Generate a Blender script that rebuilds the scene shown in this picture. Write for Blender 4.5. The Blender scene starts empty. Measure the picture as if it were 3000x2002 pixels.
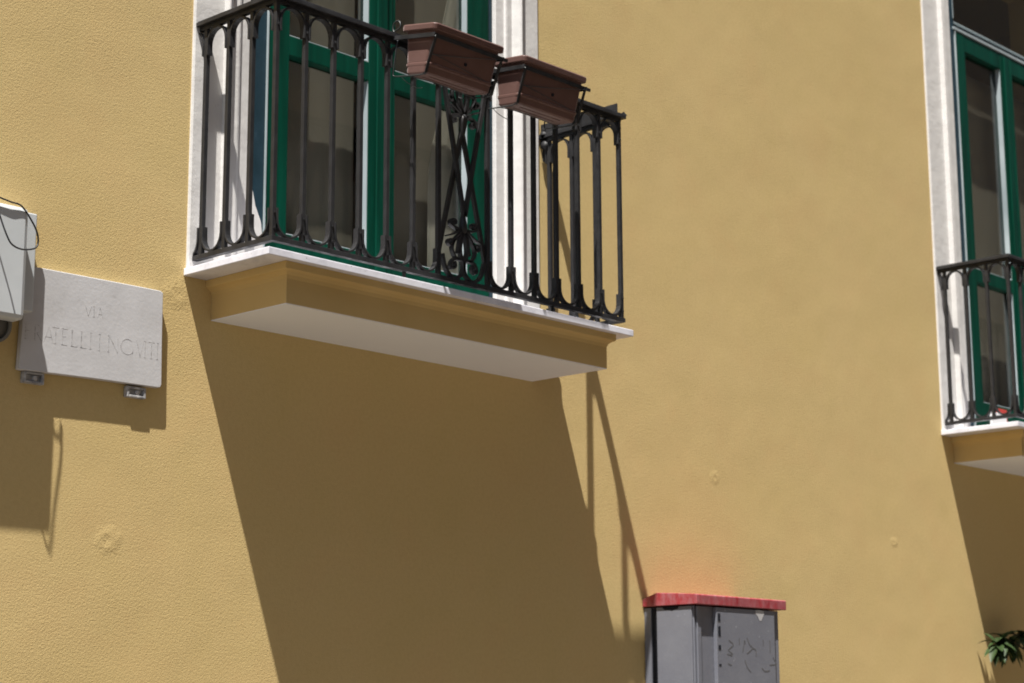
import bpy, bmesh, math, random
from mathutils import Vector, Matrix
random.seed(7)
SC = bpy.context.scene
COL = SC.collection
G = 3.35                       # height of the balcony floor above the street

# ---------------------------------------------------------------- camera
cam = bpy.data.cameras.new("camera"); camo = bpy.data.objects.new("camera", cam); COL.objects.link(camo)
yaw, pit, rol = math.radians(47.208), math.radians(11.415), math.radians(-0.269)
F = Vector((math.sin(yaw)*math.cos(pit), math.cos(yaw)*math.cos(pit), math.sin(pit)))
Rr = Vector((math.cos(yaw), -math.sin(yaw), 0)); U = Rr.cross(F)
R2 = Rr*math.cos(rol)+U*math.sin(rol); U2 = U*math.cos(rol)-Rr*math.sin(rol)
M = Matrix(((R2.x, U2.x, -F.x, -4.3821), (R2.y, U2.y, -F.y, -5.7691), (R2.z, U2.z, -F.z, -1.7324+G), (0, 0, 0, 1)))
camo.matrix_world = M
cam.sensor_width = 36; cam.lens = 5610.88/3000*36; cam.clip_start = .1; cam.clip_end = 500
cam.dof.use_dof = True; cam.dof.focus_distance = 7.1; cam.dof.aperture_fstop = 3.8
SC.camera = camo
SC.cycles.filter_width = 1.8

# ---------------------------------------------------------------- sky, sun, exposure
SX, SZ = 1.72, 5.12            # metres the light moves along / down for each metre towards the wall
sd = Vector((SX, 1, -SZ)).normalized()
world = bpy.data.worlds.new("World"); SC.world = world; world.use_nodes = True
wn = world.node_tree; bg = wn.nodes["Background"]
sky = wn.nodes.new("ShaderNodeTexSky"); sky.sky_type = 'NISHITA'; sky.sun_disc = False
sky.sun_elevation = math.asin(-sd.z); sky.sun_rotation = math.atan2(-sd.x, -sd.y) % (2*math.pi)
wn.links.new(sky.outputs[0], bg.inputs[0]); bg.inputs[1].default_value = 0.05
sl = bpy.data.lights.new("sun", 'SUN'); sl.energy = 4.6; sl.angle = math.radians(.53); sl.color = (1, .955, .89)
so = bpy.data.objects.new("sun", sl); COL.objects.link(so); so.rotation_euler = sd.to_track_quat('-Z', 'Y').to_euler()
so.location = (0, -6, 12)
SC.view_settings.view_transform = 'Standard'; SC.view_settings.look = 'None'
SC.view_settings.exposure = 1.25; SC.view_settings.gamma = 1

# ---------------------------------------------------------------- materials
def mat(name, col, rough=.8, spec=.3, metal=0):
    m = bpy.data.materials.new(name); m.use_nodes = True
    b = m.node_tree.nodes["Principled BSDF"]
    b.inputs["Base Color"].default_value = (*col, 1); b.inputs["Roughness"].default_value = rough
    b.inputs["Specular IOR Level"].default_value = spec; b.inputs["Metallic"].default_value = metal
    return m, m.node_tree, b
def N(t, k, **kw):
    n = t.nodes.new(k)
    for a, v in kw.items(): setattr(n, a, v)
    return n
def coords(t):
    return N(t, "ShaderNodeTexCoord").outputs["Object"]
def noise(t, scale, detail=3, rough=.5, vec=None, stretch=None, dist=0):
    n = N(t, "ShaderNodeTexNoise"); n.inputs["Scale"].default_value = scale; n.inputs["Detail"].default_value = detail
    n.inputs["Roughness"].default_value = rough; n.inputs["Distortion"].default_value = dist
    v = vec or coords(t)
    if stretch:
        mp = N(t, "ShaderNodeMapping"); mp.inputs["Scale"].default_value = stretch; t.links.new(v, mp.inputs[0]); v = mp.outputs[0]
    t.links.new(v, n.inputs["Vector"]); return n.outputs["Fac"]
def ramp(t, fac, stops):
    r = N(t, "ShaderNodeValToRGB"); e = r.color_ramp.elements
    while len(e) < len(stops): e.new(.5)
    for i, (p, c) in enumerate(stops):
        e[i].position = p; e[i].color = (*c, 1) if len(c) == 3 else c
    t.links.new(fac, r.inputs[0]); return r.outputs[0]
def mix(t, fac, a, b, mode='MIX'):
    m = N(t, "ShaderNodeMix", data_type='RGBA', blend_type=mode)
    for k, v in ((0, fac), (6, a), (7, b)):
        if hasattr(v, "links"): t.links.new(v, m.inputs[k])
        elif k == 0: m.inputs[0].default_value = v
        else: m.inputs[k].default_value = (*v, 1)
    return m.outputs[2]
def math_(t, op, a, b=None, clamp=False):
    m = N(t, "ShaderNodeMath", operation=op, use_clamp=clamp)
    for k, v in ((0, a), (1, b)):
        if v is None: continue
        if hasattr(v, "links"): t.links.new(v, m.inputs[k])
        else: m.inputs[k].default_value = v
    return m.outputs[0]
def bump(t, b, h, dist, strength=1, prev=None):
    n = N(t, "ShaderNodeBump"); n.inputs["Distance"].default_value = dist; n.inputs["Strength"].default_value = strength
    t.links.new(h, n.inputs["Height"])
    if prev: t.links.new(prev, n.inputs["Normal"])
    t.links.new(n.outputs[0], b.inputs["Normal"]); return n.outputs[0]
def ell(t, cx, cz, rx, rz, wob=None):
    """distance from an ellipse centre in the wall plane, 1 on its rim"""
    s = N(t, "ShaderNodeSeparateXYZ"); t.links.new(coords(t), s.inputs[0])
    dx = math_(t, 'DIVIDE', math_(t, 'SUBTRACT', s.outputs[0], cx), rx); dz = math_(t, 'DIVIDE', math_(t, 'SUBTRACT', s.outputs[2], cz), rz)
    d = math_(t, 'SQRT', math_(t, 'ADD', math_(t, 'MULTIPLY', dx, dx), math_(t, 'MULTIPLY', dz, dz)))
    if wob: d = math_(t, 'ADD', d, wob)
    return d

# ochre stucco
STU, t, b = mat("ochre_stucco", (.54, .41, .19), .95, .1)
c = ramp(t, noise(t, .8, 4, .55), [(.32, (.572, .436, .200)), (.68, (.595, .455, .217))])
c2 = ramp(t, noise(t, 3.1, 3, .6, dist=.4), [(.3, (.982, .985, .965)), (.5, (1, 1, 1)), (.7, (1.0, .975, .975))])
c = mix(t, 1, c, c2, 'MULTIPLY')
c3 = ramp(t, noise(t, 60, 2, .6), [(.3, (.95, .94, .93)), (.6, (1, 1, 1))])
c = mix(t, 1, c, c3, 'MULTIPLY')
# red light bounced off the cabinet lid, painted in; its mask is black
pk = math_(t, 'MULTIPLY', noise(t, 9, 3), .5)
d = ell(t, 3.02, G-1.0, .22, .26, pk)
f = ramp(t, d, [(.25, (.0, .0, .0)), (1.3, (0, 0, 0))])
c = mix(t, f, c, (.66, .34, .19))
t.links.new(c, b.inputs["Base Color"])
grain = noise(t, 210, 3, .6)
coarse = noise(t, 105, 3, .6, dist=.3)
mask = ramp(t, noise(t, 1.1, 2), [(.35, (.55, .55, .55)), (.6, (1, 1, 1))])
h = math_(t, 'ADD', math_(t, 'MULTIPLY', grain, .5), math_(t, 'MULTIPLY', coarse, .65))
n1 = bump(t, b, math_(t, 'MULTIPLY', h, mask), .0018, 1)
def ring(cx, cz, r, w, amp):
    dd = ell(t, cx, cz, r, r*.85, math_(t, 'MULTIPLY', noise(t, 30, 4, .7), 1.3))
    g = math_(t, 'SUBTRACT', 1, math_(t, 'ABSOLUTE', math_(t, 'DIVIDE', math_(t, 'SUBTRACT', dd, 1.17), w)), True)
    return math_(t, 'MULTIPLY', g, amp)
hs = ring(-.30, G-1.06, .060, .6, .38)
for a in ((3.35, G-.50, .035, .8, .35), (5.016, G-.715, .03, .8, .4), (-.02, G-.10, .06, .9, .5), (.3, G-2.0, .05, .8, .4)):
    hs = math_(t, 'ADD', hs, ring(*a))
n2 = bump(t, b, hs, .0035, 1, n1)
wv = noise(t, 2.2, 2, .5)
bump(t, b, wv, .005, 1, n2)

# smooth painted ochre of the slab
SLB, t, b = mat("ochre_paint", (.56, .40, .17), .85, .2)
t.links.new(ramp(t, noise(t, 2.5, 3), [(.3, (.52, .365, .145)), (.7, (.59, .43, .19))]), b.inputs["Base Color"])
bump(t, b, noise(t, 30, 3), .002, .5)
SOF, t, b = mat("soffit_white", (.72, .7, .69), .9, .1)
t.links.new(ramp(t, noise(t, 2.0, 3), [(.3, (.77, .80, .855)), (.7, (.81, .84, .89))]), b.inputs["Base Color"])
bump(t, b, noise(t, 40, 2), .001, .5)
# rough white lime plaster of the door surrounds
PLA, t, b = mat("white_plaster", (.78, .76, .73), .9, .1)
c = ramp(t, noise(t, 7, 4, .65), [(.3, (.60, .59, .575)), (.6, (.65, .64, .625))])
spot = ramp(t, noise(t, 55, 3, .7), [(.27, (.45, .42, .38)), (.36, (1, 1, 1))])
t.links.new(mix(t, .25, c, mix(t, 1, c, spot, 'MULTIPLY')), b.inputs["Base Color"])
n1 = bump(t, b, noise(t, 45, 4, .6), .0012, 1)
bump(t, b, noise(t, 6, 2), .005, 1, n1)
# marble
MAR, t, b = mat("pale_marble", (.74, .74, .76), .45, .4)
c = ramp(t, noise(t, 5, 6, .7, dist=1.2), [(.35, (.57, .575, .64)), (.5, (.69, .695, .76)), (.75, (.75, .755, .82))])
pit = ramp(t, noise(t, 70, 2, .8), [(.24, (.3, .3, .3)), (.31, (1, 1, 1))])
t.links.new(mix(t, 1, c, pit, 'MULTIPLY'), b.inputs["Base Color"])
bump(t, b, noise(t, 25, 3), .0015, .6)
# plaque stone
PLQ, t, b = mat("grey_stone", (.62, .62, .63), .8, .2)
c = ramp(t, noise(t, 6, 5, .65), [(.3, (.48, .48, .49)), (.7, (.565, .567, .585))])
st = ramp(t, noise(t, 22, 4, .7), [(.3, (.88, .87, .85)), (.42, (1, 1, 1))])
t.links.new(mix(t, .6, c, mix(t, 1, c, st, 'MULTIPLY')), b.inputs["Base Color"])
n1 = bump(t, b, noise(t, 90, 3), .0004, 1)
bump(t, b, noise(t, 9, 3), .0014, .8, n1)
LET, t, b = mat("incised_letter", (.16, .155, .16), .9, .1)
t.links.new(ramp(t, noise(t, 60, 3, .7), [(.33, (.22, .215, .22)), (.56, (.50, .5, .51))]), b.inputs["Base Color"])
# wrought iron
IRN, t, b = mat("black_iron", (.02, .02, .022), .5, .35)
c = ramp(t, noise(t, 14, 4, .6), [(.35, (.013, .013, .014)), (.65, (.024, .024, .026)), (.85, (.04, .037, .037))])
t.links.new(c, b.inputs["Base Color"])
t.links.new(ramp(t, noise(t, 20, 3), [(.3, (.38, .38, .38)), (.7, (.7, .7, .7))]), b.inputs["Roughness"])
bump(t, b, noise(t, 120, 3, .7), .0008, .8)
# door paints
GRN, t, b = mat("green_gloss_paint", (.002, .07, .04), .45, .12)
c = ramp(t, noise(t, 3, 3, stretch=(8, 8, .6)), [(.3, (.001, .030, .018)), (.7, (.001, .056, .033))])
t.links.new(c, b.inputs["Base Color"]); bump(t, b, noise(t, 12, 3, stretch=(6, 6, .5)), .001, .5)
BLU, t, b = mat("slate_blue_paint", (.03, .075, .115), .5, .25)
c = ramp(t, noise(t, 9, 4, .7), [(.35, (.011, .032, .045)), (.65, (.018, .045, .065)), (.82, (.07, .10, .12))])
t.links.new(c, b.inputs["Base Color"])
STR, t, b = mat("grey_strip_and_lit_return", (.36, .42, .44), .5, .4)  # grey strips, and the sunlit tone painted onto stile returns
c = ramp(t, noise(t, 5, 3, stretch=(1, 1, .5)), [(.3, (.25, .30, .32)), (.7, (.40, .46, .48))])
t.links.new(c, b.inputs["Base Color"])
# glass: clear with a mirror coat
GLS = bpy.data.materials.new("window_glass"); GLS.use_nodes = True; t = GLS.node_tree; t.nodes.clear()
o = N(t, "ShaderNodeOutputMaterial"); mx = N(t, "ShaderNodeMixShader"); tr = N(t, "ShaderNodeBsdfTransparent"); gl = N(t, "ShaderNodeBsdfGlossy")
tr.inputs[0].default_value = (.80, .80, .77, 1); gl.inputs["Roughness"].default_value = .03
fr = N(t, "ShaderNodeFresnel"); fr.inputs[0].default_value = 1.5
geo = N(t, "ShaderNodeNewGeometry")
t.links.new(math_(t, 'MULTIPLY', math_(t, 'MULTIPLY', fr.outputs[0], 1.5, True), math_(t, 'SUBTRACT', 1, geo.outputs['Backfacing'])), mx.inputs[0])
bn = N(t, "ShaderNodeBump"); bn.inputs["Distance"].default_value = .002; t.links.new(noise(t, 2.5, 1), bn.inputs["Height"])
t.links.new(bn.outputs[0], gl.inputs["Normal"])
t.links.new(tr.outputs[0], mx.inputs[1]); t.links.new(gl.outputs[0], mx.inputs[2]); t.links.new(mx.outputs[0], o.inputs[0])
CU1, t, b = mat("taupe_cloth", (.10, .088, .075), .95, .05)
t.links.new(ramp(t, noise(t, 1.6, 2, stretch=(1.4, 1, 1.2)), [(.30, (.37, .352, .32)), (.65, (.40, .38, .345))]), b.inputs["Base Color"])
CU2, _, _ = mat("pale_cloth", (.72, .71, .66), .95, .05)
INT, _, _ = mat("room_plaster", (.22, .20, .17), .9, .1)
# planters
TER, t, b = mat("brown_plastic", (.2, .1, .075), .55, .35)
c = ramp(t, noise(t, 10, 4, .6), [(.3, (.088, .040, .031)), (.7, (.115, .057, .047))])
sc_ = ramp(t, noise(t, 8, 5, .75), [(.60, (0, 0, 0)), (.72, (1, 1, 1))])
t.links.new(mix(t, math_(t, 'MULTIPLY', sc_, .3), c, (.30, .21, .185)), b.inputs["Base Color"])
b.inputs['Sheen Weight'].default_value = .35; b.inputs['Sheen Roughness'].default_value = .4; b.inputs['Sheen Tint'].default_value = (1, .82, .8, 1)
bump(t, b, noise(t, 90, 2), .0003, .6)
SOI, _, _ = mat("dry_soil", (.06, .045, .035), .95, .1)
WIR, _, _ = mat("dark_wire", (.05, .055, .055), .4, .5, .4)
# service boxes
GRY, t, b = mat("light_grey_plastic", (.50, .53, .55), .6, .3)
t.links.new(ramp(t, noise(t, 4, 4, .6), [(.3, (.46, .49, .50)), (.7, (.54, .57, .59))]), b.inputs["Base Color"])
PIP, _, _ = mat("grey_corrugated_pipe", (.16, .155, .14), .6, .3)
RUB, _, _ = mat("black_rubber", (.025, .027, .03), .5, .4)
ZNC, t, b = mat("grey_clamp", (.3, .3, .31), .7, .4)
t.links.new(ramp(t, noise(t, 40, 3), [(.35, (.2, .2, .21)), (.7, (.5, .5, .5))]), b.inputs["Base Color"])
CAB, t, b = mat("cabinet_grey", (.23, .23, .24), .6, .35)
c = ramp(t, noise(t, 5, 5, .7), [(.3, (.145, .151, .180)), (.7, (.178, .185, .212))])
sp = ramp(t, noise(t, 30, 4, .7), [(.66, (0, 0, 0)), (.72, (1, 1, 1))])
t.links.new(mix(t, math_(t, 'MULTIPLY', sp, .5), c, (.5, .5, .52)), b.inputs["Base Color"])
bump(t, b, noise(t, 60, 3), .0008, .6)
RED, t, b = mat("red_brushed_paint", (.52, .04, .05), .55, .4)
c = ramp(t, noise(t, 9, 4, .6), [(.35, (.25, .020, .028)), (.7, (.34, .042, .052))])
sc_ = ramp(t, noise(t, 16, 5, .75, stretch=(1.6, 1.6, .8)), [(.38, (0, 0, 0)), (.75, (1, 1, 1))])
t.links.new(mix(t, math_(t, 'MULTIPLY', sc_, .6), c, (.40, .23, .25)), b.inputs["Base Color"])
bump(t, b, noise(t, 25, 3), .002, .7)
DRK, _, _ = mat("dark_gap", (.012, .014, .02), .8, .2)
PAL, _, _ = mat("pale_scuff", (.42, .42, .43), .7, .2)
SCR, _, _ = mat("grey_marker", (.115, .115, .12), .7, .2)
# leaves
LEA, t, b = mat("leaf_green", (.045, .10, .02), .5, .3)
oi = N(t, "ShaderNodeObjectInfo")
t.links.new(ramp(t, noise(t, 12, 2), [(.3, (.012, .026, .006)), (.7, (.028, .055, .013))]), b.inputs["Base Color"])
STM, _, _ = mat("grey_stem", (.055, .05, .03), .9, .1)
POT, _, _ = mat("clay_pot", (.35, .16, .09), .85, .2)
CRD, _, _ = mat("red_board", (.45, .05, .04), .6, .3)
WCR, _, _ = mat("white_board", (.7, .7, .7), .6, .3)
PAV, t, b = mat("paving_stone", (.4, .36, .31), .9, .2)
br = N(t, "ShaderNodeTexBrick"); br.inputs["Scale"].default_value = 2; br.inputs["Color1"].default_value = (.14, .120, .098, 1)
br.inputs["Color2"].default_value = (.12, .102, .083, 1); br.inputs["Mortar"].default_value = (.06, .055, .05, 1); br.inputs["Mortar Size"].default_value = .01
t.links.new(coords(t), br.inputs[0]); t.links.new(br.outputs[0], b.inputs["Base Color"])
OPP, _, _ = mat("brown_stucco", (.40, .31, .22), .9, .1)

# ---------------------------------------------------------------- mesh helpers
class MB:
    def __init__(s): s.v = []; s.f = []; s.sm = []; s.mi = []
    def add(s, vs, fs, smooth=False, mi=0):
        o = len(s.v); s.v += [tuple(v) for v in vs]; s.f += [tuple(i+o for i in f) for f in fs]
        s.sm += [smooth]*len(fs); s.mi += [mi]*len(fs); return s
    def box(s, x0, x1, y0, y1, z0, z1, mi=0):
        x0, x1 = min(x0, x1), max(x0, x1); y0, y1 = min(y0, y1), max(y0, y1); z0, z1 = min(z0, z1), max(z0, z1)
        return s.add([(x0, y0, z0), (x1, y0, z0), (x1, y1, z0), (x0, y1, z0), (x0, y0, z1), (x1, y0, z1), (x1, y1, z1), (x0, y1, z1)],
                     [(0, 3, 2, 1), (4, 5, 6, 7), (0, 1, 5, 4), (1, 2, 6, 5), (2, 3, 7, 6), (3, 0, 4, 7)], mi=mi)
    def loft(s, rings, smooth=False, caps=True, mi=0):
        n = len(rings[0]); vs = [v for r in rings for v in r]; fs = []
        for i in range(len(rings)-1):
            for j in range(n):
                k = (j+1) % n; fs.append((i*n+j, i*n+k, (i+1)*n+k, (i+1)*n+j))
        if caps: fs.append(tuple(reversed(range(n)))); fs.append(tuple((len(rings)-1)*n+j for j in range(n)))
        return s.add(vs, fs, smooth, mi)
    def tube(s, pts, r, n=8, smooth=True, mi=0):
        pts = [Vector(p) for p in pts]; rs = r if isinstance(r, (list, tuple)) else [r]*len(pts); rings = []
        up = Vector((0, 0, 1)); t0 = (pts[1]-pts[0]).normalized()
        if abs(t0.dot(up)) > .9: up = Vector((0, 1, 0))
        a = t0.cross(up).normalized()
        for i, p in enumerate(pts):
            t_ = (pts[min(i+1, len(pts)-1)]-pts[max(i-1, 0)]).normalized()
            a = (a-t_*a.dot(t_)).normalized(); c_ = t_.cross(a)
            rings.append([p+(a*math.cos(2*math.pi*k/n)+c_*math.sin(2*math.pi*k/n))*rs[i] for k in range(n)])
        return s.loft(rings, smooth, mi=mi)
    def strap(s, pts, w, th, Y, axis='x'):
        """flat bar following pts in a vertical plane; pts are (along, z), w = width across, th = thickness in plane.
        Y is (origin, dir_along, dir_across)"""
        O, A, B = Y; rings = []
        P2 = [Vector((p[0], p[1])) for p in pts]
        ths = th if isinstance(th, (list, tuple)) else [th]*len(P2)
        for i, p in enumerate(P2):
            d_ = (P2[min(i+1, len(P2)-1)]-P2[max(i-1, 0)]).normalized(); nn = Vector((-d_.y, d_.x))*ths[i]/2
            r_ = []
            for q, ww in ((p+nn, -w/2), (p+nn, w/2), (p-nn, w/2), (p-nn, -w/2)):
                r_.append(O+A*q.x+B*ww+Vector((0, 0, q.y)))
            rings.append(r_)
        return s.loft(rings)
    def build(s, name, m, parent=None, bevel=0, loc=None):
        me = bpy.data.meshes.new(name); me.from_pydata(s.v, [], s.f); me.validate()
        for mm in (m if isinstance(m, (list, tuple)) else [m]): me.materials.append(mm)
        for p, q, i in zip(me.polygons, s.sm, s.mi): p.use_smooth = q; p.material_index = i
        bm = bmesh.new(); bm.from_mesh(me); bmesh.ops.recalc_face_normals(bm, faces=bm.faces); bm.to_mesh(me); bm.free()
        o_ = bpy.data.objects.new(name, me); COL.objects.link(o_)
        if parent: o_.parent = parent; o_.matrix_parent_inverse = Matrix.Translation(-wloc(parent))
        if bevel:
            bv = o_.modifiers.new("bevel", 'BEVEL'); bv.width = bevel; bv.segments = 2; bv.limit_method = 'ANGLE'; bv.harden_normals = False
        return o_
LOC = {}
def wloc(o_): return LOC.get(o_.name, Vector((0, 0, 0)))
def thing(name, label, cat, loc, group=None):
    o_ = bpy.data.objects.new(name, None); COL.objects.link(o_); o_.location = loc; o_.empty_display_size = .1
    LOC[o_.name] = Vector(loc); tag(o_, label, cat, group); return o_
def tag(o_, label=None, cat=None, group=None, kind=None):
    for k, v in (("label", label), ("category", cat), ("group", group), ("kind", kind)):
        if v: o_[k] = v
    return o_
def smooth_pts(P, n=6):
    P = [Vector(p) for p in P]; out = []
    for i in range(len(P)-1):
        a, b_, c_, d_ = P[max(i-1, 0)], P[i], P[i+1], P[min(i+2, len(P)-1)]
        for k in range(n):
            u = k/n
            out.append(.5*((2*b_)+(-a+c_)*u+(2*a-5*b_+4*c_-d_)*u*u+(-a+3*b_-3*c_+d_)*u**3))
    out.append(P[-1]); return out

# ---------------------------------------------------------------- the street
street = MB().add([(-40, -60, 0), (60, -60, 0), (60, 30, 0), (-40, 30, 0)], [(0, 1, 2, 3)]).build("street_paving", PAV)
tag(street, "pale stone street paving below the yellow wall", kind="structure")
opp = thing("unseen_opposite_building", "plain brown unseen building across the street, shaped for fill and reflections", "building", (2, -11, 0))
ob = MB(); ob.box(-12, 70, -14, -11, 0, 19.0)  # unseen; included for fill, its size and tone set for light and reflections
ob.build("wall", OPP, opp)
for i in range(7):
    w_ = MB(); w_.box(-10.4+i*3.6, -9.2+i*3.6, -11.02, -10.97, 4.1, 6.2); w_.build("window", BLU, opp)

# ---------------------------------------------------------------- the yellow building
bld = thing("yellow_building", "ochre stuccoed building with white door surrounds, green glazed doors and two iron balconies", "building", (0, 0, 0))
L = 5.588; DZ = -.013; TOP = 3.25
OPN = [(.285, 1.762, 0., TOP), (L+.285, L+1.762, DZ, TOP)]
xs = sorted({-4., 13.} | {v for o_ in OPN for v in o_[:2]}); zs = [-G, DZ, TOP, 5.]
w_ = MB(); WT = .32
for i in range(len(xs)-1):
    inside = any(abs(xs[i]-o_[0]) < 1e-6 for o_ in OPN)
    if not inside:
        w_.add([(xs[i], 0, 0), (xs[i+1], 0, 0), (xs[i+1], 0, 5+G), (xs[i], 0, 5+G)], [(0, 1, 2, 3)])
    else:
        for z0, z1 in ((-G, DZ), (TOP, 5.)):
            w_.add([(xs[i], 0, z0+G), (xs[i+1], 0, z0+G), (xs[i+1], 0, z1+G), (xs[i], 0, z1+G)], [(0, 1, 2, 3)])
        a, b_, z0, z1 = xs[i], xs[i+1], DZ+G, TOP+G
        w_.add([(a, 0, z0), (b_, 0, z0), (b_, 0, z1), (a, 0, z1), (a, WT, z0), (b_, WT, z0), (b_, WT, z1), (a, WT, z1)],
               [(0, 1, 5, 4), (1, 2, 6, 5), (2, 3, 7, 6), (3, 0, 4, 7)])
# solid body behind so the wall has real depth
w_.add([(-4, 0, 0), (-4, 8, 0), (-4, 8, 5+G), (-4, 0, 5+G)], [(0, 1, 2, 3)])
w_.add([(13, 0, 0), (13, 8, 0), (13, 8, 5+G), (13, 0, 5+G)], [(3, 2, 1, 0)])
w_.add([(-4, 0, 5+G), (13, 0, 5+G), (13, 8, 5+G), (-4, 8, 5+G)], [(0, 1, 2, 3)])
w_.add([(-4, 8, 0), (13, 8, 0), (13, 8, 5+G), (-4, 8, 5+G)], [(0, 1, 2, 3)])
w_.build("wall", STU, bld)

W, D = 2.1031, .5028
def prism_xy(mb, prof, z0, z1, mi=0):
    mb.loft([[(x, y, z0) for x, y in prof], [(x, y, z1) for x, y in prof]], mi=mi)

def french_door(x0, z0, fx, ext=0., xm_=1.040):
    """x0,z0: left end of the surround and floor level; fx: left edge of the green leaf"""
    Z = G+z0
    # plaster surround, moulded profile swept up both sides and across the top
    right = [(1.745, .03), (1.745, .001), (1.748, -.002), (1.800, -.003), (1.803, -.013), (1.812, -.015), (1.845, -.012), (1.852, -.020), (1.872, -.040), (1.880, -.045),
             (1.886, -.044), (1.888, -.013), (2.026, -.011), (2.033, -.007), (2.033, .001), (1.77, .03)]
    base = [((2.043-x)*(1+ext/.298) if 2.043-x > .02 else 2.043-x, y) for x, y in right][::-1]
    sur = MB()
    prism_xy(sur, [(x0+x, y) for x, y in base], Z+.001, G+TOP+.02); prism_xy(sur, [(x0+x, y) for x, y in right], Z+.001, G+TOP+.02)
    hd = [(TOP+.20-(x-.25), y-.0005) for x, y in base if y < .02]
    sur.loft([[(x0+.009, y, G+z-.18) for z, y in hd], [(x0+2.032, y, G+z-.18) for z, y in hd]])
    s_ = sur.build("door_surround", PLA, bld)
    # reveals in plaster
    rv = MB(); rv.box(x0+1.747, x0+1.77, .0305, .09, Z+.002, G+TOP); rv.box(x0+.275, x0+.296+ext, .0305, .09, Z+.002, G+TOP)
    rv.build("reveal", PLA, bld)
    # fixed frame
    y0, y1 = .018, .075
    fl, fr_ = x0+fx, x0+1.712
    fb = MB(); fb.box(x0+.298+ext, fl-.004, y0, y1, Z+.002, G+TOP-.001); fb.box(fr_+.004, x0+1.7445, y0, y1, Z+.002, G+TOP-.001)
    fb.box(fl-.004, fr_+.004, y0+.0, y1, G+TOP-.09, G+TOP-.001)
    door = fb.build("french_door", BLU, bld, .003)
    for nm, m_, bx_ in (("transom", DRK, (fl-.003, fr_+.003, y0+.035, y1, Z+2.6465, Z+2.695)), ("drip_strip", STR, (fl-.020, fr_+.004, y0-.010, y0+.03, Z+2.628, Z+2.646)), ("drip_strip", STR, (fl-.003, fr_+.003, y0+.02, y1, Z+2.6955, Z+2.703)), ("drip_strip", STR, (fl-.012, fl-.0045, y0-.004, y0-.0005, Z+2.703, G+TOP-.002))):  # transom is near-black: the recess shadow is put into its colour
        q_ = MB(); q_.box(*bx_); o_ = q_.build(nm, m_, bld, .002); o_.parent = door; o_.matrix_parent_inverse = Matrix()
    xm = x0+xm_; sw = .112
    y0l, yp = .012, .052
    for (a, b_, l, r) in ((fl, xm-.003, sw, .072), (xm+.003, fr_, .076, .136)):
        lf = MB(); zt, zb = Z+2.622, Z+.012
        lf.box(a, a+l, y0l, y1-.002, zb, zt); lf.box(b_-r, b_, y0l, y1-.002, zb, zt)
        lf.box(a+l, b_-r, y0l+.001, y1-.003, zt-.11, zt-.001); lf.box(a+l, b_-r, y0l+.001, y1-.003, zb+.001, Z+.235)
        lf.box(a+l, b_-r, y0l+.001, y1-.003, Z+1.000, Z+1.083)
        if a == fl: lf.box(b_-.03, b_+.028, y0l-.010, y0l-.0005, zb+.003, zt-.02)      # astragal
        else: lf.box(a+.046, a+.056, y0l-.004, y0l-.0005, zb+.003, zt-.02)
        leaf = lf.build("door_leaf", GRN, bld, .0025); 
        leaf.parent = door; leaf.matrix_parent_inverse = Matrix()
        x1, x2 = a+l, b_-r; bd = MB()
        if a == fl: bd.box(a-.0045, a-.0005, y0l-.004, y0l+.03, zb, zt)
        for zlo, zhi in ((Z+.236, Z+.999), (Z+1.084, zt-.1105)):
            bd.box(x2-.004, x2-.0005, y0l+.004, yp-.003, zlo, zhi)  # return facing the sun, its sunlight painted as pale grey
            bd.box(x1+.0005, x2-.0045, y0l+.002, y0l+.020, zlo, zlo+.0035)  # lit top edge of the rail below, also painted pale
        o_ = bd.build("lit_return_strip", STR, bld); o_.parent = door; o_.matrix_parent_inverse = Matrix()
        for zlo, zhi in ((Z+.236, Z+.999), (Z+1.084, zt-.1105)):
            g = MB(); g.box(x1+.002, x2-.002, yp-.002, yp+.002, zlo+.001, zhi-.001)
            g.v = g.v; o_ = g.build("pane", GLS, bld); o_.parent = door; o_.matrix_parent_inverse = Matrix()
    g = MB(); g.box(fl-.002, fr_+.002, .052, .056, Z+2.7035, G+TOP-.092)
    o_ = g.build("fanlight_pane", GLS, bld); o_.parent = door; o_.matrix_parent_inverse = Matrix()
    # room behind
    rm = MB(); x1, x2 = x0-.5, x0+2.6; ya, yb = WT, 3.6; za, zb = Z-.02, G+3.1
    rm.add([(x1, ya, za), (x2, ya, za), (x2, yb, za), (x1, yb, za), (x1, ya, G+TOP+.1), (x2, ya, G+TOP+.1), (x2, yb, G+TOP+.1), (x1, yb, G+TOP+.1)],
           [(0, 1, 2, 3), (4, 7, 6, 5), (1, 5, 6, 2), (2, 6, 7, 3), (3, 7, 4, 0)])
    rm.add([(x1, ya, za), (x0+.285, ya, za), (x0+.285, ya, G+TOP+.1), (x1, ya, G+TOP+.1)], [(0, 1, 2, 3)])
    rm.add([(x0+1.762, ya, za), (x2, ya, za), (x2, ya, G+TOP+.1), (x0+1.762, ya, G+TOP+.1)], [(0, 1, 2, 3)])
    rm.build("room_interior", INT, bld)
    return door

def curtain(name, label, x_l, x_r, y, z0, z1, m, edge=None, folds=12, amp=.012):
    mb = MB(); nx, nz = 90, 24; vs = []; fs = []
    for j in range(nz+1):
        z = z0+(z1-z0)*j/nz
        xl = edge(z) if edge else x_l
        for i in range(nx+1):
            u = i/nx; x = xl+(x_r-xl)*u
            vs.append((x, y+amp*math.sin(u*folds*2*math.pi+.6*math.sin(u*9))+.3*amp*math.sin(u*41), z))
    for j in range(nz):
        for i in range(nx):
            a = j*(nx+1)+i; fs.append((a, a+1, a+nx+2, a+nx+1))
    mb.add(vs, fs, True); o_ = mb.build(name, m); sm = o_.modifiers.new("thickness", 'SOLIDIFY'); sm.thickness = .0015
    tag(o_, label, "curtain", "curtains behind the green doors"); return o_

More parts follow.
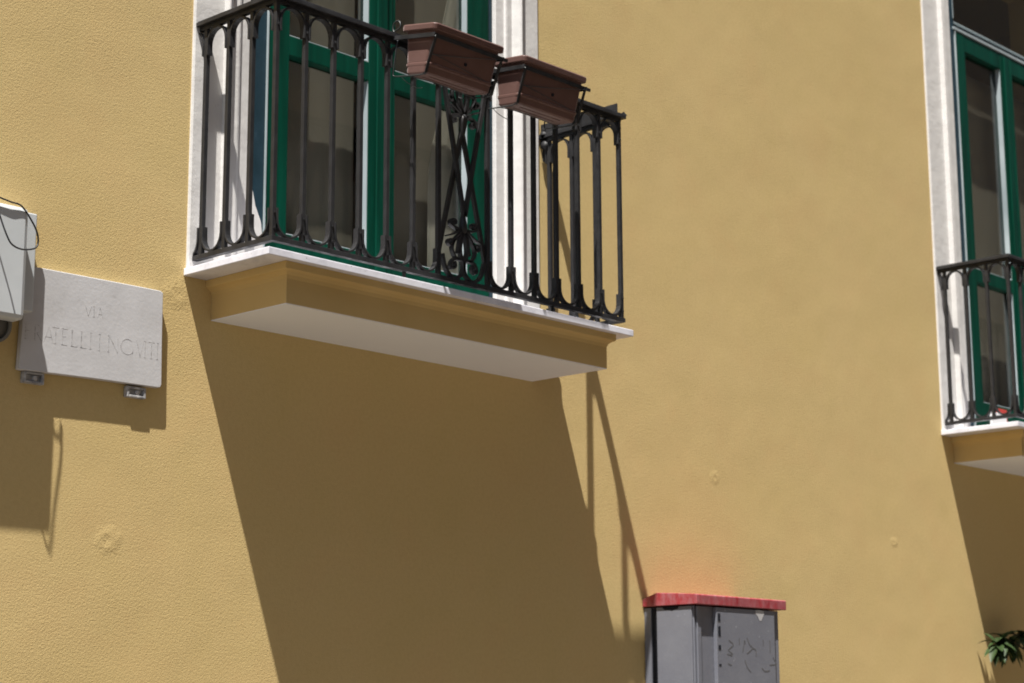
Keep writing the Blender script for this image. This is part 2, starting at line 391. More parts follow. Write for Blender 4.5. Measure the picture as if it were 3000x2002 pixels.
french_door(0, 0, .405)
french_door(L, DZ, .440, .055, 1.085)
# white patch of plaster run over the blue frame at its foot
pp = MB(); ring0 = [(.300, .02), (.399, .02), (.399, .16), (.385, .26), (.355, .32), (.342, .37), (.33, .41), (.315, .44), (.305, .45), (.300, .45)]
pp.loft([[(x, .0175, G+z) for x, z in ring0], [(x, .010, G+z) for x, z in ring0]]); pp.build("plaster_patch", PLA, bld, .002)

# curtains
curtain("curtain", "dark taupe curtain filling the left leaf of the nearer door", .42, 1.0, .145, G+.1, G+2.55, CU1, folds=4, amp=.0008)
curtain("curtain", "dark taupe curtain behind the right leaf of the nearer door", 1.04, 1.72, .17, G+.1, G+2.55, CU1, folds=3, amp=.0008)
def edge1(z):
    P = [(0, 1.425), (.43, 1.426), (.67, 1.424), (.76, 1.432), (.92, 1.473), (1.05, 1.522), (1.18, 1.50), (1.43, 1.514), (1.55, 1.546), (2.6, 1.60)]
    z -= G
    for (a, xa), (b_, xb) in zip(P, P[1:]):
        if z <= b_: return xa+(xb-xa)*max(0, (z-a)/(b_-a))
    return P[-1][1]
curtain("curtain", "pale gathered curtain with a curved edge at the right side of the nearer door", 0, 1.78, .118, G+.1, G+2.6, CU2, edge1, 3, .0014)
curtain("curtain", "dark curtain behind the farther door", L+.5, L+1.75, .17, G+.1, G+2.45, CU1, folds=6, amp=.001)

# ---------------------------------------------------------------- balcony slab
def slab(x0, z0):
    Z = G+z0; b_ = MB()
    a, bb, Db, h = .1365, .1191, .4454, .1816
    def rect(o, z): return [(x0+a-o, .0, Z+z), (x0+a-o, -Db-o, Z+z), (x0+W-bb+o, -Db-o, Z+z), (x0+W-bb+o, .0, Z+z)]
    prof = [(.030, -.0296), (.030, -.055), (.028, -.059), (.016, -.064), (.005, -.074), (.0, -.088), (.0, -h)]
    b_.loft([rect(o, z) for o, z in prof])
    s_ = b_.build("balcony_slab", SLB, bld, .0015)
    sf = MB(); sf.box(x0+a+.001, x0+W-bb-.001, -Db+.001, -.0005, Z-h-.003, Z-h-.0003)
    o_ = sf.build("soffit", SOF, bld); o_.parent = s_; o_.matrix_parent_inverse = Matrix()
    m_ = MB(); m_.box(x0, x0+W, -D, .0, Z-.0294, Z)
    o_ = m_.build("marble_edge", MAR, bld, .003); o_.parent = s_; o_.matrix_parent_inverse = Matrix()
slab(0, 0); slab(L, DZ)

# ---------------------------------------------------------------- iron railing
rI, dr, sp, ds, zb = .0361+.008, .4768-.008, .1451-.0012, .1395, .052
ORN = {
 'curl': [(1.0447, .2673), (1.0198, .2638), (.9915, .27), (.9756, .2797), (.9773, .2928), (.9914, .2994), (1.0056, .2957), (1.0056, .2842), (.995, .2809), (.9897, .2863)],
 't2': [(1.0447, .2673), (1.0163, .2516), (.988, .2361), (.955, .2247)],
 't3': [(1.0519, .2609), (1.0234, .2402), (1.0022, .2183), (.9846, .1946), (.9741, .1876), (.9618, .1955), (.9635, .2073), (.9775, .2137), (.9881, .208)],
 's4': [(1.0022, .2183), (.9881, .1953), (.9864, .1695), (1.0023, .1444), (1.0235, .1354)],
 'stem': [(1.055, .27), (1.0447, .2416), (1.0359, .2092), (1.0323, .1753), (1.0377, .1507), (1.0480, .1277), (1.0500, .1008), (1.040, .0755), (1.0095, .0562), (.9744, .0629), (.9463, .0934), (.930, .1451)],
 'spiral': [(1.0413, .1386), (1.0235, .138), (.9988, .1348), (.9812, .1203), (.976, .1016), (.9848, .093), (1.0006, .0983), (1.0059, .1094), (1.0006, .1161)],
 'mid': [(1.0483, .2551), (1.0305, .2236), (1.0235, .1864), (1.0164, .1596)],
}
def railing(x0, z0, label):
    Z = G+z0; X = Vector((1, 0, 0)); Yv = Vector((0, 1, 0))
    zt = .962                                     # underside of the top bar
    rl = MB()
    xl, xr = x0+rI, x0+rI+14*sp
    # bottom bar
    w2 = .0105
    def ubar(o1, o2, za, zb_):
        """U-shaped bar in plan: left side, front, right side"""
        P = [[(xl-o1, -.001), (xl-o1, -dr-o1), (xr+o1, -dr-o1), (xr+o1, -.001), (xr-o2, -.001), (xr-o2, -dr+o2), (xl+o2, -dr+o2), (xl+o2, -.001)]]
        P = P[0]; lo = [(x, y, Z+za) for x, y in P]; hi = [(x, y, Z+zb_) for x, y in P]
        n = 8; vs = lo+hi
        fs = [(i, (i+1) % n, (i+1) % n+n, i+n) for i in range(n)]
        fs += [(0, 7, 6, 1), (1, 6, 5, 2), (2, 5, 4, 3), (8, 9, 14, 15), (9, 10, 13, 14), (10, 11, 12, 13)]
        rl.add(vs, fs)
    ubar(.014, .012, .033, zb)
    ubar(.010, .010, zt, .9779)
    ubar(.027, .024, .978, .9945)
    ubar(.020, .017, .9946, 1.001)
    # feet
    for fx in ((xl+xr)/2-.33, (xl+xr)/2+.55): rl.box(fx-.006, fx+.006, -dr-.004, -dr+.008, Z+.0005, Z+.0329)
    railo = rl.build("railing", IRN, bld, .0015)
    if label: railo["label"] = label
    # arches
    def arch(O, A, B, s, mb):
        hw = s/2-.009-.0045
        U = []
        H = .108; b1 = .062
        for k in range(5): U.append((-hw, H-(H-b1-.004)*k/5))
        for k in range(13):
            a = math.pi+math.pi*k/12; U.append((hw*math.cos(a), b1+b1*math.sin(a)+.004))
        for k in range(1, 6): U.append((hw, b1+.004+(H-b1-.004)*k/5))
        return U
    def arch_objs(s, spots_, A, hf=False):
        for top in (0, 1):
            ar = MB(); ar_p = None
            B = Vector((-A.y, A.x, 0)); U = arch(None, A, B, s, ar)
            if hf: U = [(.0135, .108)]+[(.0135+(s-.014)*(1-math.cos(a)), .066-.062*math.sin(a)) for a in [math.pi/2*k/8 for k in range(9)]]
            ar.strap([(u, (zt-v if top else zb+v)) for u, v in U], .025, .0085, (Vector((0, 0, 0)), A, B))
            for O in spots_:
                if ar_p is None: ar_p = c_ = ar.build("arch_strip", IRN, None, .0008)
                else: c_ = ar_p.copy(); COL.objects.link(c_)
                c_.parent = railo; c_.location = O+Vector((0, 0, Z))
    arch_objs(sp, [Vector((xl+(i+.5)*sp, -dr, 0)) for i in range(14) if i not in (6, 7)], X)
    arch_objs(ds, [Vector((xx, -dr+(k+.5)*ds, 0)) for xx in (xl, xr) for k in range(3)], Yv)
    arch_objs(dr-3*ds, [Vector((xx, -dr+3*ds, 0)) for xx in (xl, xr)], Yv, True)
    # balusters
    hb = .009
    proto = None
    spots = [(xl+i*sp, -dr) for i in range(15) if i != 7] + [(xx, -dr+(k+1)*ds) for xx in (xl, xr) for k in range(3)]
    for (bx, by) in spots:
        if proto is None:
            m_ = MB(); m_.box(-hb, hb, -hb, hb, zb+.0005, zt-.0005)
            for zz in (zb+.03, zb+.09, zt-.03, zt-.085):      # rivets
                m_.box(-.004, .004, -.0145, -.0095, zz-.004, zz+.004)
            o_ = m_.build("baluster", IRN, None, .0012); proto = o_
        else:
            o_ = proto.copy(); COL.objects.link(o_)
        o_.parent = railo; o_.location = (bx, by, Z)
    # scroll panel in the middle bays
    pn = MB(); YY = (Vector((x0, -dr, Z)), X, Yv)
    xc = rI+7*sp; xa, xb_ = rI+6*sp+.008, rI+8*sp-.008
    zk1, zk2 = .272, .045+zt-.272
    off = xc-1.0522
    def mir(P, mx_, mz_): return [((2*1.0522-x if mx_ else x)+off, (zb+zt-z if mz_ else z)) for x, z in P]
    for mz_ in (0, 1):
        for mx_ in (0, 1):
            for k, th in (('curl', .0095), ('t2', .008), ('t3', .009), ('s4', .0095), ('stem', .012), ('spiral', .0105), ('mid', .009)):
                P = smooth_pts([(x, z) for x, z in mir(ORN[k], mx_, mz_)], 5)
                n = len(P); tt = [th*(1.15-.45*i/n) for i in range(n)]
                if k == 'stem': tt = [th]*n
                pn.strap([tuple(p) for p in P], .019, tt, YY)
            # tip knobs of the curls
            for k, r_ in (('curl', .008), ('t3', .007), ('spiral', .0085)):
                x, z = mir([ORN[k][-1]], mx_, mz_)[0]
                pn.tube([(x0+x, -dr-.009, Z+z), (x0+x, -dr+.009, Z+z)], r_, 10, False)
        # knot
        zk = zk1 if not mz_ else zk2; s_ = 1 if not mz_ else -1
        pn.tube([(x0+xc, -dr, Z+zk+s_*d_) for d_ in (-.03, -.012, .0, .02, .05, .075)], [.006, .017, .020, .017, .011, .006], 10)
    for (p0, p1) in (((xa, zt-.02), (xc-.002, zk1+.05)), ((xb_, zt-.02), (xc+.002, zk1+.05))):
        pn.strap([p0, p1], .014, .0175, (Vector((x0, -dr-.0075, Z)), X, Yv))
    for (p0, p1) in (((xc-.002, zk2-.05), (xa, zb+.10)), ((xc+.002, zk2-.05), (xb_, zb+.10))):
        pn.strap([p0, p1], .014, .0175, (Vector((x0, -dr+.0075, Z)), X, Yv))
    o_ = pn.build("scroll_panel", IRN, bld, 0); o_.parent = railo; o_.matrix_parent_inverse = Matrix()
    # flat plate along the inside of the right side bar, and the volute that holds it at the wall
    pl = MB(); pl.box(xr-.014, xr-.0085, -dr-.006, -.010, Z+.978, Z+1.048)
    pl.tube([(xr-.018, -.03, Z+1.02), (xr-.012, -.03, Z+1.02)], .012)
    o_ = pl.build("side_plate", IRN, bld, .001); o_.parent = railo; o_.matrix_parent_inverse = Matrix()
    vo = MB()
    cz = .992
    P = [( -.004, cz+.02+.0)]
    P = [(-.03-.030*math.cos(a*.9)*(1-a/16), cz+.030*math.sin(a*.9)*(1-a/16)) for a in [k*.45 for k in range(26)]]
    vo.strap([(-p[0]-.0, p[1]) for p in P], .020, .010, (Vector((xr+.0, -.062, Z)), Vector((0, 1, 0)), Vector((1, 0, 0))))
    vo.tube([(xr-.024, -.030, Z+cz+.002), (xr+.012, -.030, Z+cz+.002)], .016, 10)
    vo.tube([(xr-.022, -.034, Z+cz-.05), (xr+.01, -.034, Z+cz-.05)], .020, 10)
    vo.strap([(.008, .965), (.022, .94), (.028, .905), (.026, .87)], .018, .009, (Vector((xr, -.045, Z)), Vector((0, 1, 0)), Vector((1, 0, 0))))
    o_ = vo.build("wall_volute", IRN, bld, 0); o_.parent = railo; o_.matrix_parent_inverse = Matrix()
    nb = MB(); nb.add([(xr+.018, -dr-.024, Z+.99), (xr+.018, -dr-.006, Z+.99), (xr+.046, -dr-.018, Z+1.0), (xr+.018, -dr-.02, Z+1.012), (xr+.018, -dr-.004, Z+1.008)],
               [(0, 2, 1), (0, 3, 2), (1, 2, 4), (3, 4, 2), (0, 1, 4, 3)])
    o_ = nb.build("corner_tip", IRN, bld, 0); o_.parent = railo; o_.matrix_parent_inverse = Matrix()
railing(0, 0, "black iron railing with flower boxes hooked on its front")
railing(L, DZ, "black iron railing of the farther balcony with nothing hung on it")

# ---------------------------------------------------------------- flower boxes
def rrect(x0, x1, y0, y1, r, z, n=4):
    out = []
    for cx, cy, a0 in ((x1-r, y1-r, 0), (x0+r, y1-r, 90), (x0+r, y0+r, 180), (x1-r, y0+r, 270)):
        for k in range(n+1):
            a = math.radians(a0+90*k/n); out.append((cx+r*math.cos(a), cy+r*math.sin(a), z))
    return out
def flower_box(loc, tilt, label, hlabel):
    t_ = thing("flower_box", label, "planter", (0, 0, 0), "flower boxes hung on the balcony rail")
    lx, wy, hz = .400, .192, .198
    mb = MB()
    def rr(i, z, r=.02):
        k = .014+(i-.012)*.15 if i > .009 else i
        return rrect(k, lx-k, -wy+i, -i, r, z)
    # rim lip, body with a stepped foot, and the inside
    prof = [(.010, .0, -.002), (.000, -.002, 0), (.000, -.022, 0), (.010, -.024, 0)]
    rings = [rr(.012, -.006), rr(.0, 0.0), rr(-.002, -.005), rr(-.001, -.024), rr(.010, -.026), rr(.012, -.045), rr(.016, -.060), rr(.030, -.150),
             rr(.032, -.152), rr(.026, -.156), rr(.027, -.164), rr(.032, -.168), rr(.038, -.192, .016), rr(.046, -.197, .014)]
    mb.loft(rings, False, caps=False)
    n = len(rings[0]); mb.add(rings[-1], [tuple(range(n))])
    inner = [rr(.012, -.006), rr(.018, -.03), rr(.022, -.05)]
    mb.loft(inner, False, caps=False)
    bx = mb.build("box", TER, t_, .0012)
    for p in bx.data.polygons: p.use_smooth = False
    rb = MB()
    rb.box(.075, lx-.075, -.118, -.112, -.1995, -.1968); rb.box(.075, lx-.075, -.082, -.076, -.1995, -.1968)
    rb.build("bottom_rib", TER, t_)
    dh = MB(); dh.tube([(lx*.53, -wy+.0200, -.118), (lx*.53, -wy+.030, -.118)], .0065, 12, False)
    dh.build("drain_hole", DRK, t_)
    so_ = MB(); so_.add(rr(.022, -.04), [tuple(range(n))]); so_.build("soil", SOI, t_)
    rot = Matrix.Translation(Vector(loc)) @ Matrix.Rotation(tilt, 4, 'X')
    t_.matrix_world = rot
    # wire and flat-bar holder
    h_ = thing("flower_box_holder", hlabel, "bracket", (0, 0, 0), "holders of the flower boxes")
    fb = MB(); g = .004
    z0, z1 = -.058, -.041; e = .004; i0 = .006
    fb.box(i0-.006, i0-.001, -wy-.002, .062, z0, z1); fb.box(lx-i0+.001, lx-i0+.006, -wy-.002, .062, z0, z1)
    fb.box(i0-.001, lx-i0+.001, -wy+.004, -wy+.009, z0, z1); fb.box(i0-.001, lx-i0+.001, -.007, -.002, z0, z1)
    fb.box(lx-i0+.006, lx-i0+.030, -wy+.0, -wy+.010, z0+.002, z1-.002)
    fb.build("flat_frame", IRN, h_, .0008)
    wr = MB(); rw = .0028
    for xx in (.012, lx-.012):
        P = [(xx, .030, -.05), (xx, .030, -.185), (xx, .022, -.203), (xx, .0, -.206), (xx, -.06, -.2065), (xx, -.125, -.206), (xx, -.150, -.200), (xx, -.160, -.185), (xx, -.172, -.11), (xx, -wy+.003, -.05)]
        wr.tube([tuple(p) for p in smooth_pts(P, 4)], rw, 6)
        q = [(xx, .046+.022*math.sin(a), .0+.024*math.cos(a)) for a in [math.radians(k*24-100) for k in range(12)]]
        wr.tube([(xx, .052, -.05)]+[(xx, .056, -.02)]+q, rw*1.1, 6)
    for a, b2 in (((.012, -.020), (lx-.012, -.0)), ((.012, -.0), (lx-.012, -.020))):
        pass
    wr.tube([(.014, -.170, -.125), (lx*.5, -.178, -.093), (lx-.012, -.190, -.055)], .0016, 6)
    wr.tube([(.014, -.172, -.118), (lx*.5, -.168, -.138), (lx-.014, -.160, -.160)], .0014, 6)
    wr.tube([tuple(p) for p in smooth_pts([(.012, -.02, -.2068), (.05, -.015, -.22), (.12, .0, -.225), (.16, .01, -.215)], 4)], .0016, 6)
    wr.tube([tuple(p) for p in smooth_pts([(.012, -.06, -.2065), (lx*.4, -.07, -.2015), (lx-.012, -.06, -.2065)], 4)], .0018, 6)
    wr.build("wire", WIR, h_)
    for xx in (.006, lx-.018):
        sp_ = MB(); P = [(-wy+.001, -.058), (-.176, -.12), (-.166, -.165), (-.160, -.198), (-.150, -.2035)]
        sp_.strap([(-y, z) for y, z in P], .013, .003, (Vector((xx+.006, 0, 0)), Vector((0, -1, 0)), Vector((1, 0, 0)))); sp_.build("corner_strip", IRN, h_)
    h_.matrix_world = rot
flower_box((.632, -.540, 1.016+G), math.radians(10.5), "brown plastic flower box with pale sunlit rim, nearer the middle of the iron railing",
           "black bracket with wire loops gripping the left flower box")
flower_box((1.184, -.506, 1.021+G), math.radians(6.5), "brown plastic flower box nearer the right end, its side mostly shaded by its neighbour",
           "black bracket with a stray wire under it, gripping the right flower box")

# ---------------------------------------------------------------- street name plaque
pq = thing("street_name_plaque", "worn pale stone street name plaque lettered VIA FRATELLI INGVITI, left of the balcony", "plaque", (-.41, -.03, G-.30))
pb = MB(); ol = [(-.722, -.492), (-.715, -.30), (-.690, -.140), (-.684, -.121), (-.664, -.1165), (-.40, -.1145), (-.20, -.1135), (-.125, -.114), (-.114, -.121), (-.112, -.30), (-.108, -.47), (-.113, -.481), (-.125, -.483), (-.42, -.486), (-.71, -.4935)]
ol = [(x, z) for x, z in ol]
pb.loft([[(x, -.006, G+z) for x, z in ol], [(x, -.028, G+z) for x, z in ol], [(x*.998-.001, -.030, G+z*.998-.0006) for x, z in ol]])
pb.build("stone_slab", PLQ, pq, .002)
lt = MB()
def stroke(x0, z0, x1, z1, w0=.0034, w1=None, y=-.0304):
    w1 = w1 or w0; a = Vector((x0, z0)); b2 = Vector((x1, z1)); d_ = (b2-a).normalized(); n_ = Vector((-d_.y, d_.x))
    P = [a+n_*w0/2, b2+n_*w1/2, b2-n_*w1/2, a-n_*w0/2]
    lt.loft([[(p.x, y+.0006, G+p.y) for p in P], [(p.x, y, G+p.y) for p in P]])
T_, B_ = -.3218, -.3805; TH = .0013
def zt_(x): return -.3245+(x+.70)*.0145
def zb_(x): return -.3820+(x+.70)*.0075
def stem(x, w=.0036, s0=1, s1=1, ser=.0045):
    stroke(x, zt_(x), x, zb_(x), w, w*.9)
    if s0: stroke(x-ser, zt_(x), x+ser, zt_(x), TH)
    if s1: stroke(x-ser, zb_(x), x+ser, zb_(x), TH)
def arm(x, l, fz, w=TH):
    z = zb_(x)+(zt_(x)-zb_(x))*fz; stroke(x, z, x+l, z, w)
def arc(cx, cz, rx, rz, a0, a1, w=.0022, n=14):
    P = [(cx+rx*math.cos(math.radians(a0+(a1-a0)*k/n)), cz+rz*math.sin(math.radians(a0+(a1-a0)*k/n))) for k in range(n+1)]
    for p, q in zip(P, P[1:]): stroke(p[0], p[1], q[0], q[1], w)
def done():
    lt.build("letter", LET, pq); lt.__init__()
x = -.703; stem(x, .0042); arm(x, .022, 1); arm(x, .018, .55)                     # F
done()
x = -.664; stem(x, .0040); arc(x+.004, zt_(x)-.015, .019, .0150, 85, -85, .002); stroke(x+.008, zt_(x)-.031, x+.028, zb_(x), .0026)   # R
done()
x = -.607; stroke(x, zt_(x), x-.020, zb_(x), .0014); stroke(x, zt_(x), x+.018, zb_(x), .0024); stroke(x-.012, zb_(x)+.02, x+.010, zb_(x)+.02, .001)  # A
done()
x = -.579; stem(x, .0034, 0, 1); stroke(x-.014, zt_(x), x+.014, zt_(x), TH)        # T
done()
x = -.550; stem(x, .0026); arm(x, .020, 1); arm(x, .015, .52); arm(x, .021, 0)     # E
done()
x = -.510; stem(x, .0034); arm(x, .022, 0); stroke(x+.022, zb_(x), x+.023, zb_(x)+.009, .003)   # L
done()
x = -.470; stem(x, .0036); arm(x, .022, 0)                                          # L
done()
x = -.430; stem(x, .0030)                                                           # I
done()
x = -.391; stem(x, .0024)                                                           # I
done()
x = -.351; stem(x, .0026); stroke(x+.002, zt_(x), x+.040, zb_(x)+.002, .0030); stroke(x+.040, zt_(x), x+.040, zb_(x), .0010)   # N
done()
arc(-.268, (zt_(-.27)+zb_(-.27))/2, .030, .0285, 50, 325, .0022); stroke(-.244, -.372, -.244, -.352, .0024)   # G
done()
x = -.227; stroke(x, zt_(x), x+.016, zb_(x), .0032); stroke(x+.031, zt_(x), x+.016, zb_(x), .0010)   # V
done()
x = -.189; stem(x, .0018)                                                           # I
done()
x = -.160; stem(x, .0030, 0, 1); stroke(x-.014, zt_(x), x+.014, zt_(x), .001)      # T
done()
x = -.132; stem(x, .0034)                                                           # I
done()
for (a, b2) in (((-.459, -.221), (-.4445, -.259)), ((-.432, -.221), (-.4445, -.259))): stroke(*a, *b2, .0020)
done()
stroke(-.4205, -.2215, -.4205, -.2590, .0024); stroke(-.4245, -.2215, -.4165, -.2215, .0014); stroke(-.4245, -.259, -.4165, -.259, .0014)
done()
stroke(-.393, -.2215, -.404, -.259, .0010); stroke(-.393, -.2215, -.3805, -.259, .0016); stroke(-.400, -.246, -.386, -.246, .0009)
done()

for cx, cz in ((-.655, -.515), (-.215, -.512)):
    c_ = MB(); c_.box(cx-.042, cx-.032, -.024, -.001, G+cz-.020, G+cz+.021); c_.box(cx+.032, cx+.042, -.024, -.001, G+cz-.020, G+cz+.021)
    c_.box(cx-.032, cx+.032, -.024, -.001, G+cz-.020, G+cz-.011); c_.box(cx-.032, cx+.032, -.024, -.001, G+cz+.013, G+cz+.021)
    c_.box(cx-.032, cx+.032, -.012, -.001, G+cz-.011, G+cz+.013); c_.tube([(cx+.008, -.020, G+cz), (cx+.008, -.012, G+cz)], .011, 8)
    c_.build("clamp", ZNC, pq, .002)

# ---------------------------------------------------------------- wall box at the left edge
wb = thing("meter_box", "light grey plastic service box on the wall at the left edge, overlapping the plaque", "junction box", (-.95, -.07, G-.14))
c_ = MB(); c_.box(-1.20, -.704, -.074, -.0015, G-.293, G+.062); c_.build("back_box", GRY, wb, .004)
c_ = MB(); c_.box(-1.22, -.778, -.142, -.0745, G-.345, G+.057); c_.build("cover", GRY, wb, .018)
c_ = MB(); cx_, cz_ = -.866, G-.358
for (y_, r0, r1) in ((-.084, .060, .070), (-.062, .062, .068), (-.048, .060, .070)):
    n_ = 36; rg = []
    for k in range(n_+1):
        a = 2*math.pi*k/n_; rg.append([(cx_+r*math.cos(a), y__, cz_+r*math.sin(a)) for r, y__ in ((r0, y_-.006), (r1, y_-.006), (r1, y_+.006), (r0, y_+.006))])
    c_.loft(rg, caps=False)
c_.loft([[(cx_+.061*math.cos(2*math.pi*k/36), y_, cz_+.061*math.sin(2*math.pi*k/36)) for k in range(36)] for y_ in (-.080, -.004)], True)
c_.build("round_fitting", PIP, wb)
# cables
def cable(label, pts, r, name="cable"):
    c_ = MB(); c_.tube([tuple(p) for p in smooth_pts([Vector((p[0], p[1], G+p[2])) for p in pts], 8)], r, 8)
    o_ = c_.build(name, RUB); tag(o_, label, "cable"); return o_
cable("black cable looping out past the right edge of the grey wall box", [(-1.3, -.15, .17), (-1.08, -.15, .11), (-.955, -.15, .078), (-0.9056, -0.150, 0.0680), (-0.8620, -0.150, 0.0612), (-0.8162, -0.147, 0.0554), (-0.7650, -0.140, 0.0078), (-0.7334, -0.125, -0.0267), (-0.7307, -0.125, -0.0616), (-0.7558, -0.140, -0.0846), (-0.8214, -0.168, -0.1034), (-0.8779, -0.195, -0.1011), (-0.9041, -0.200, -0.0723), (-0.9268, -0.190, -0.0096), (-.975, -.185, .11), (-1.05, -.18, .30)], .0032)

# ---------------------------------------------------------------- street cabinet under the balcony
cb = thing("utility_cabinet", "tall grey metal utility cabinet with red painted lid standing against the ochre wall", "cabinet", (3.1, -.16, 0)); CABX = .022
x0, x1 = 2.745, 3.415; zt = G-1.176
c_ = MB(); c_.box(x0+.003, x0+.02, -.290, -.002, 0.12, zt); c_.box(x0+.02, x1, -.296, -.002, .12, zt-.001)
bo = c_.build("body", CAB, cb, .003)
c_ = MB(); c_.box(x0-.008, x0+.0025, -.045, -.004, .12, zt-.002); c_.box(x0-.008, x0+.0025, -.285, -.078, .12, zt-.002); c_.build("side_panel", CAB, cb, .002)
c_ = MB(); c_.box(x0-.002, x0+.0028, -.0775, -.0455, .13, zt-.003); c_.build("shadow_seam", DRK, cb)  # shadow in the gap between panels, put in as a dark strip
c_ = MB(); c_.box(x0+.012, x0+.040, -.304, -.2965, .12, zt-.003); c_.build("corner_post", CAB, cb, .002)
c_ = MB(); c_.box(2.884, 3.352, -.3185, -.2965, .20, zt-.004); dr_ = c_.build("door", CAB, cb, .003)
for a, b2 in ((-1.209, -1.245), (-1.268, -1.313), (-1.356, -1.376), (-1.443, -1.450), (-1.60, -1.66), (-1.70, -1.74)):
    c_ = MB(); c_.box(2.895, 2.913, -.3200, -.3187, G+b2, G+a); c_.build("hinge_slot", DRK, cb)
c_ = MB(); c_.box(3.366, 3.371, -.2985, -.2965, .25, G-1.335); c_.build("edge_gap", DRK, cb)
# marker scrawl on the door
def scr(P, w=.0075):
    c_ = MB()
    P = smooth_pts([Vector(p) for p in P], 4)
    P3 = [(p.x, p.y) for p in P]
    rings = []
    for i, p in enumerate(P):
        d_ = (P[min(i+1, len(P)-1)]-P[max(i-1, 0)]).normalized(); n_ = Vector((-d_.y, d_.x))*w/2*(.5+.5*math.sin(i*1.3)**2)
        rings.append([(p.x+n_.x, -.3192, G+p.y+n_.y), (p.x-n_.x, -.3192, G+p.y-n_.y), (p.x-n_.x, -.3187, G+p.y-n_.y), (p.x+n_.x, -.3187, G+p.y+n_.y)])
    c_.loft(rings); c_.build('marker_stroke', SCR, cb)
for P in ([(2.975, -1.33), (3.012, -1.352), (2.972, -1.375), (3.005, -1.395)], [(2.96, -1.395), (3.0, -1.402)], [(3.06, -1.318), (3.058, -1.348)],
          [(3.085, -1.385), (3.10, -1.33), (3.106, -1.345)], [(3.121, -1.314), (3.14, -1.345), (3.163, -1.362), (3.14, -1.378), (3.118, -1.390)],
          [(3.163, -1.362), (3.19, -1.372), (3.192, -1.40)], [(3.253, -1.32), (3.252, -1.35)], [(3.307, -1.322), (3.309, -1.352), (3.306, -1.382)],
          [(3.10, -1.42), (3.118, -1.455), (3.146, -1.475)], [(3.235, -1.455), (3.262, -1.470), (3.30, -1.465)], [(3.30, -1.44), (3.36, -1.435)], [(2.965, -1.44), (2.995, -1.447)], [(3.33, -1.40), (3.345, -1.42)]): scr(P)
c_ = MB(); P = [(3.197, -1.182), (3.225, -1.180), (3.262, -1.184), (3.268, -1.196), (3.255, -1.214), (3.242, -1.232), (3.228, -1.230), (3.212, -1.210), (3.196, -1.198)]
c_.loft([[(x, -.3186, G+z) for x, z in P], [(x, -.3194, G+z) for x, z in P]])
o_ = c_.build("paint_chip", PAL, cb)
# flaked rust patch on the side
c_ = MB(); P = [(-.115, -1.186), (-.118, -1.193), (-.13, -1.199), (-.155, -1.200), (-.17, -1.204), (-.19, -1.199), (-.205, -1.197), (-.213, -1.187)]
c_.loft([[(x0-.0084, y, G+z+.008) for y, z in P], [(x0-.0090, y, G+z+.008) for y, z in P]]); c_.build("rust_patch", DRK, cb)
# lid, a little higher behind the front edge
c_ = MB(); pr = [(-.001, -1.172), (-.325, -1.172), (-.325, -1.128), (-.318, -1.1245), (-.200, -1.116), (-.085, -1.109), (-.001, -1.137)]
lx0, lx1 = 2.728, 3.447
c_.loft([[(lx0, y, G+z) for y, z in pr], [(lx0+.12, y, G+z) for y, z in pr], [(lx1, y, G+z) for y, z in pr]]); c_.build("lid", RED, cb, .003)
c_ = MB(); c_.box(x0+.02, x1-.02, -.27, -.01, 0.0005, .1195); c_.build("plinth", PAV, cb, .004)

cb.location.x += CABX
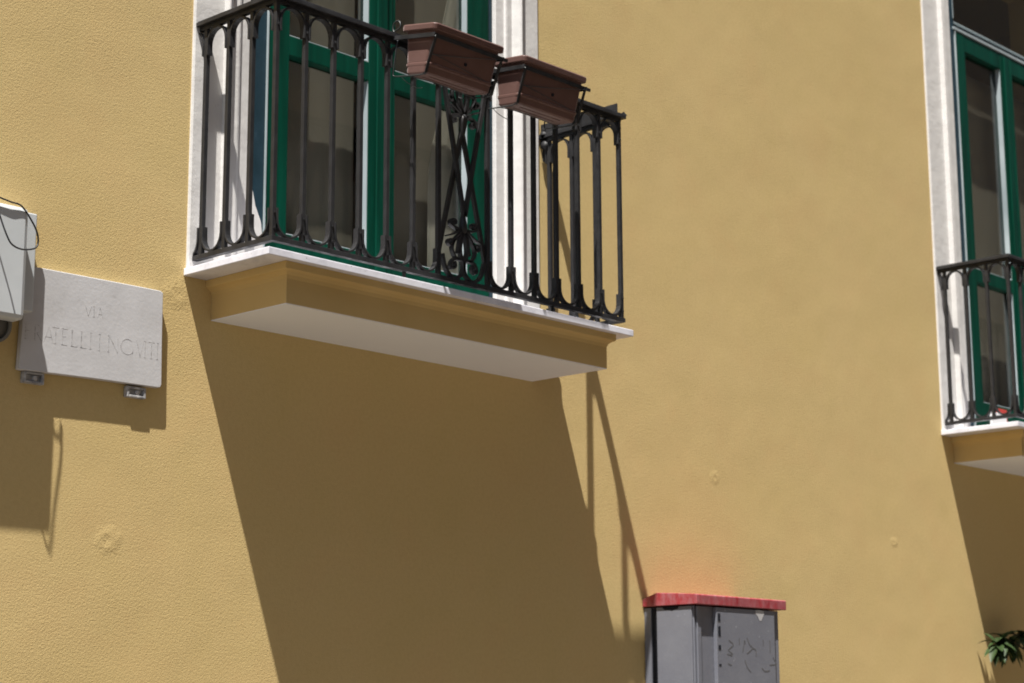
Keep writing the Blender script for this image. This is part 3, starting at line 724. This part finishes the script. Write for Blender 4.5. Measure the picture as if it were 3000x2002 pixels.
# ---------------------------------------------------------------- potted shrub at the lower right
pt = thing("potted_shrub", "long-leaved green shrub in the shade below the farther balcony", "plant", (5.85, -.3, 0))
c_ = MB(); rings = []
for r_, z in ((.14, .0), (.19, .30), (.21, .31), (.21, .36), (.18, .36), (.17, .32)): rings.append([(5.95+r_*math.cos(a), -.32+r_*math.sin(a), z+.001) for a in [2*math.pi*k/20 for k in range(20)]])
c_.loft(rings, True); c_.build("pot", POT, pt)
st = MB(); lv = MB()
def leaf(p, d_, l, w, sag):
    d_ = d_.normalized(); side = d_.cross(Vector((0, 0, 1)))
    if side.length < .1: side = Vector((1, 0, 0))
    side.normalize(); n = 6; rows = []
    for i in range(n+1):
        u = i/n; c0 = p+d_*l*u+Vector((0, 0, -sag*l*u*u)); ww = w*math.sin(math.pi*min(1, .06+u*.94))**.8/2
        up = side.cross(d_)*(ww*.35)
        rows.append([c0-side*ww+up, c0, c0+side*ww+up])
    vs = [v for r_ in rows for v in r_]; fs = []
    for i in range(n):
        for j in range(2): fs.append((i*3+j, i*3+j+1, i*3+j+4, i*3+j+3))
    lv.add(vs, fs, True)
random.seed(11)
base = Vector((5.95, -.32, .33))
tips = [(5.945, -.135, G-1.235), (6.05, -.12, G-1.25), (5.90, -.12, G-1.265), (6.16, -.14, G-1.20)]
for ti, tip in enumerate(tips):
    tp = Vector(tip); P = smooth_pts([base, (6.42, -.34, 1.1), (6.48, -.26, 1.8), tp+Vector((.16, -.02, .02)), tp], 10)
    st.tube([tuple(p) for p in P], [.010-.006*i/len(P) for i in range(len(P))], 6)
    for k in range(17):
        u = 1-.004*k
        idx = max(0, min(len(P)-1, int(u*(len(P)-1)+.5))); p = P[idx]
        a = k*2.4+random.random(); d_ = Vector((math.cos(a), math.sin(a)*.55-.1, random.uniform(-1.3, .55)))
        leaf(p, d_, random.uniform(.09, .15), random.uniform(.036, .050), random.uniform(.1, .5))
st.build("stem", STM, pt); lv.build("foliage", LEA, pt)

# ---------------------------------------------------------------- small thing on the farther balcony floor
rb = thing("folded_board", "small red and white folded board on the farther balcony floor", "board", (L+.32, -.14, G+DZ))
c_ = MB(); c_.box(L+.46, L+.64, -.095, -.08, G+DZ+.002, G+DZ+.185); c_.build("red_face", CRD, rb, .002)
c_ = MB(); c_.box(L+.42, L+.60, -.112, -.0965, G+DZ+.002, G+DZ+.150); c_.build("white_face", WCR, rb, .002)
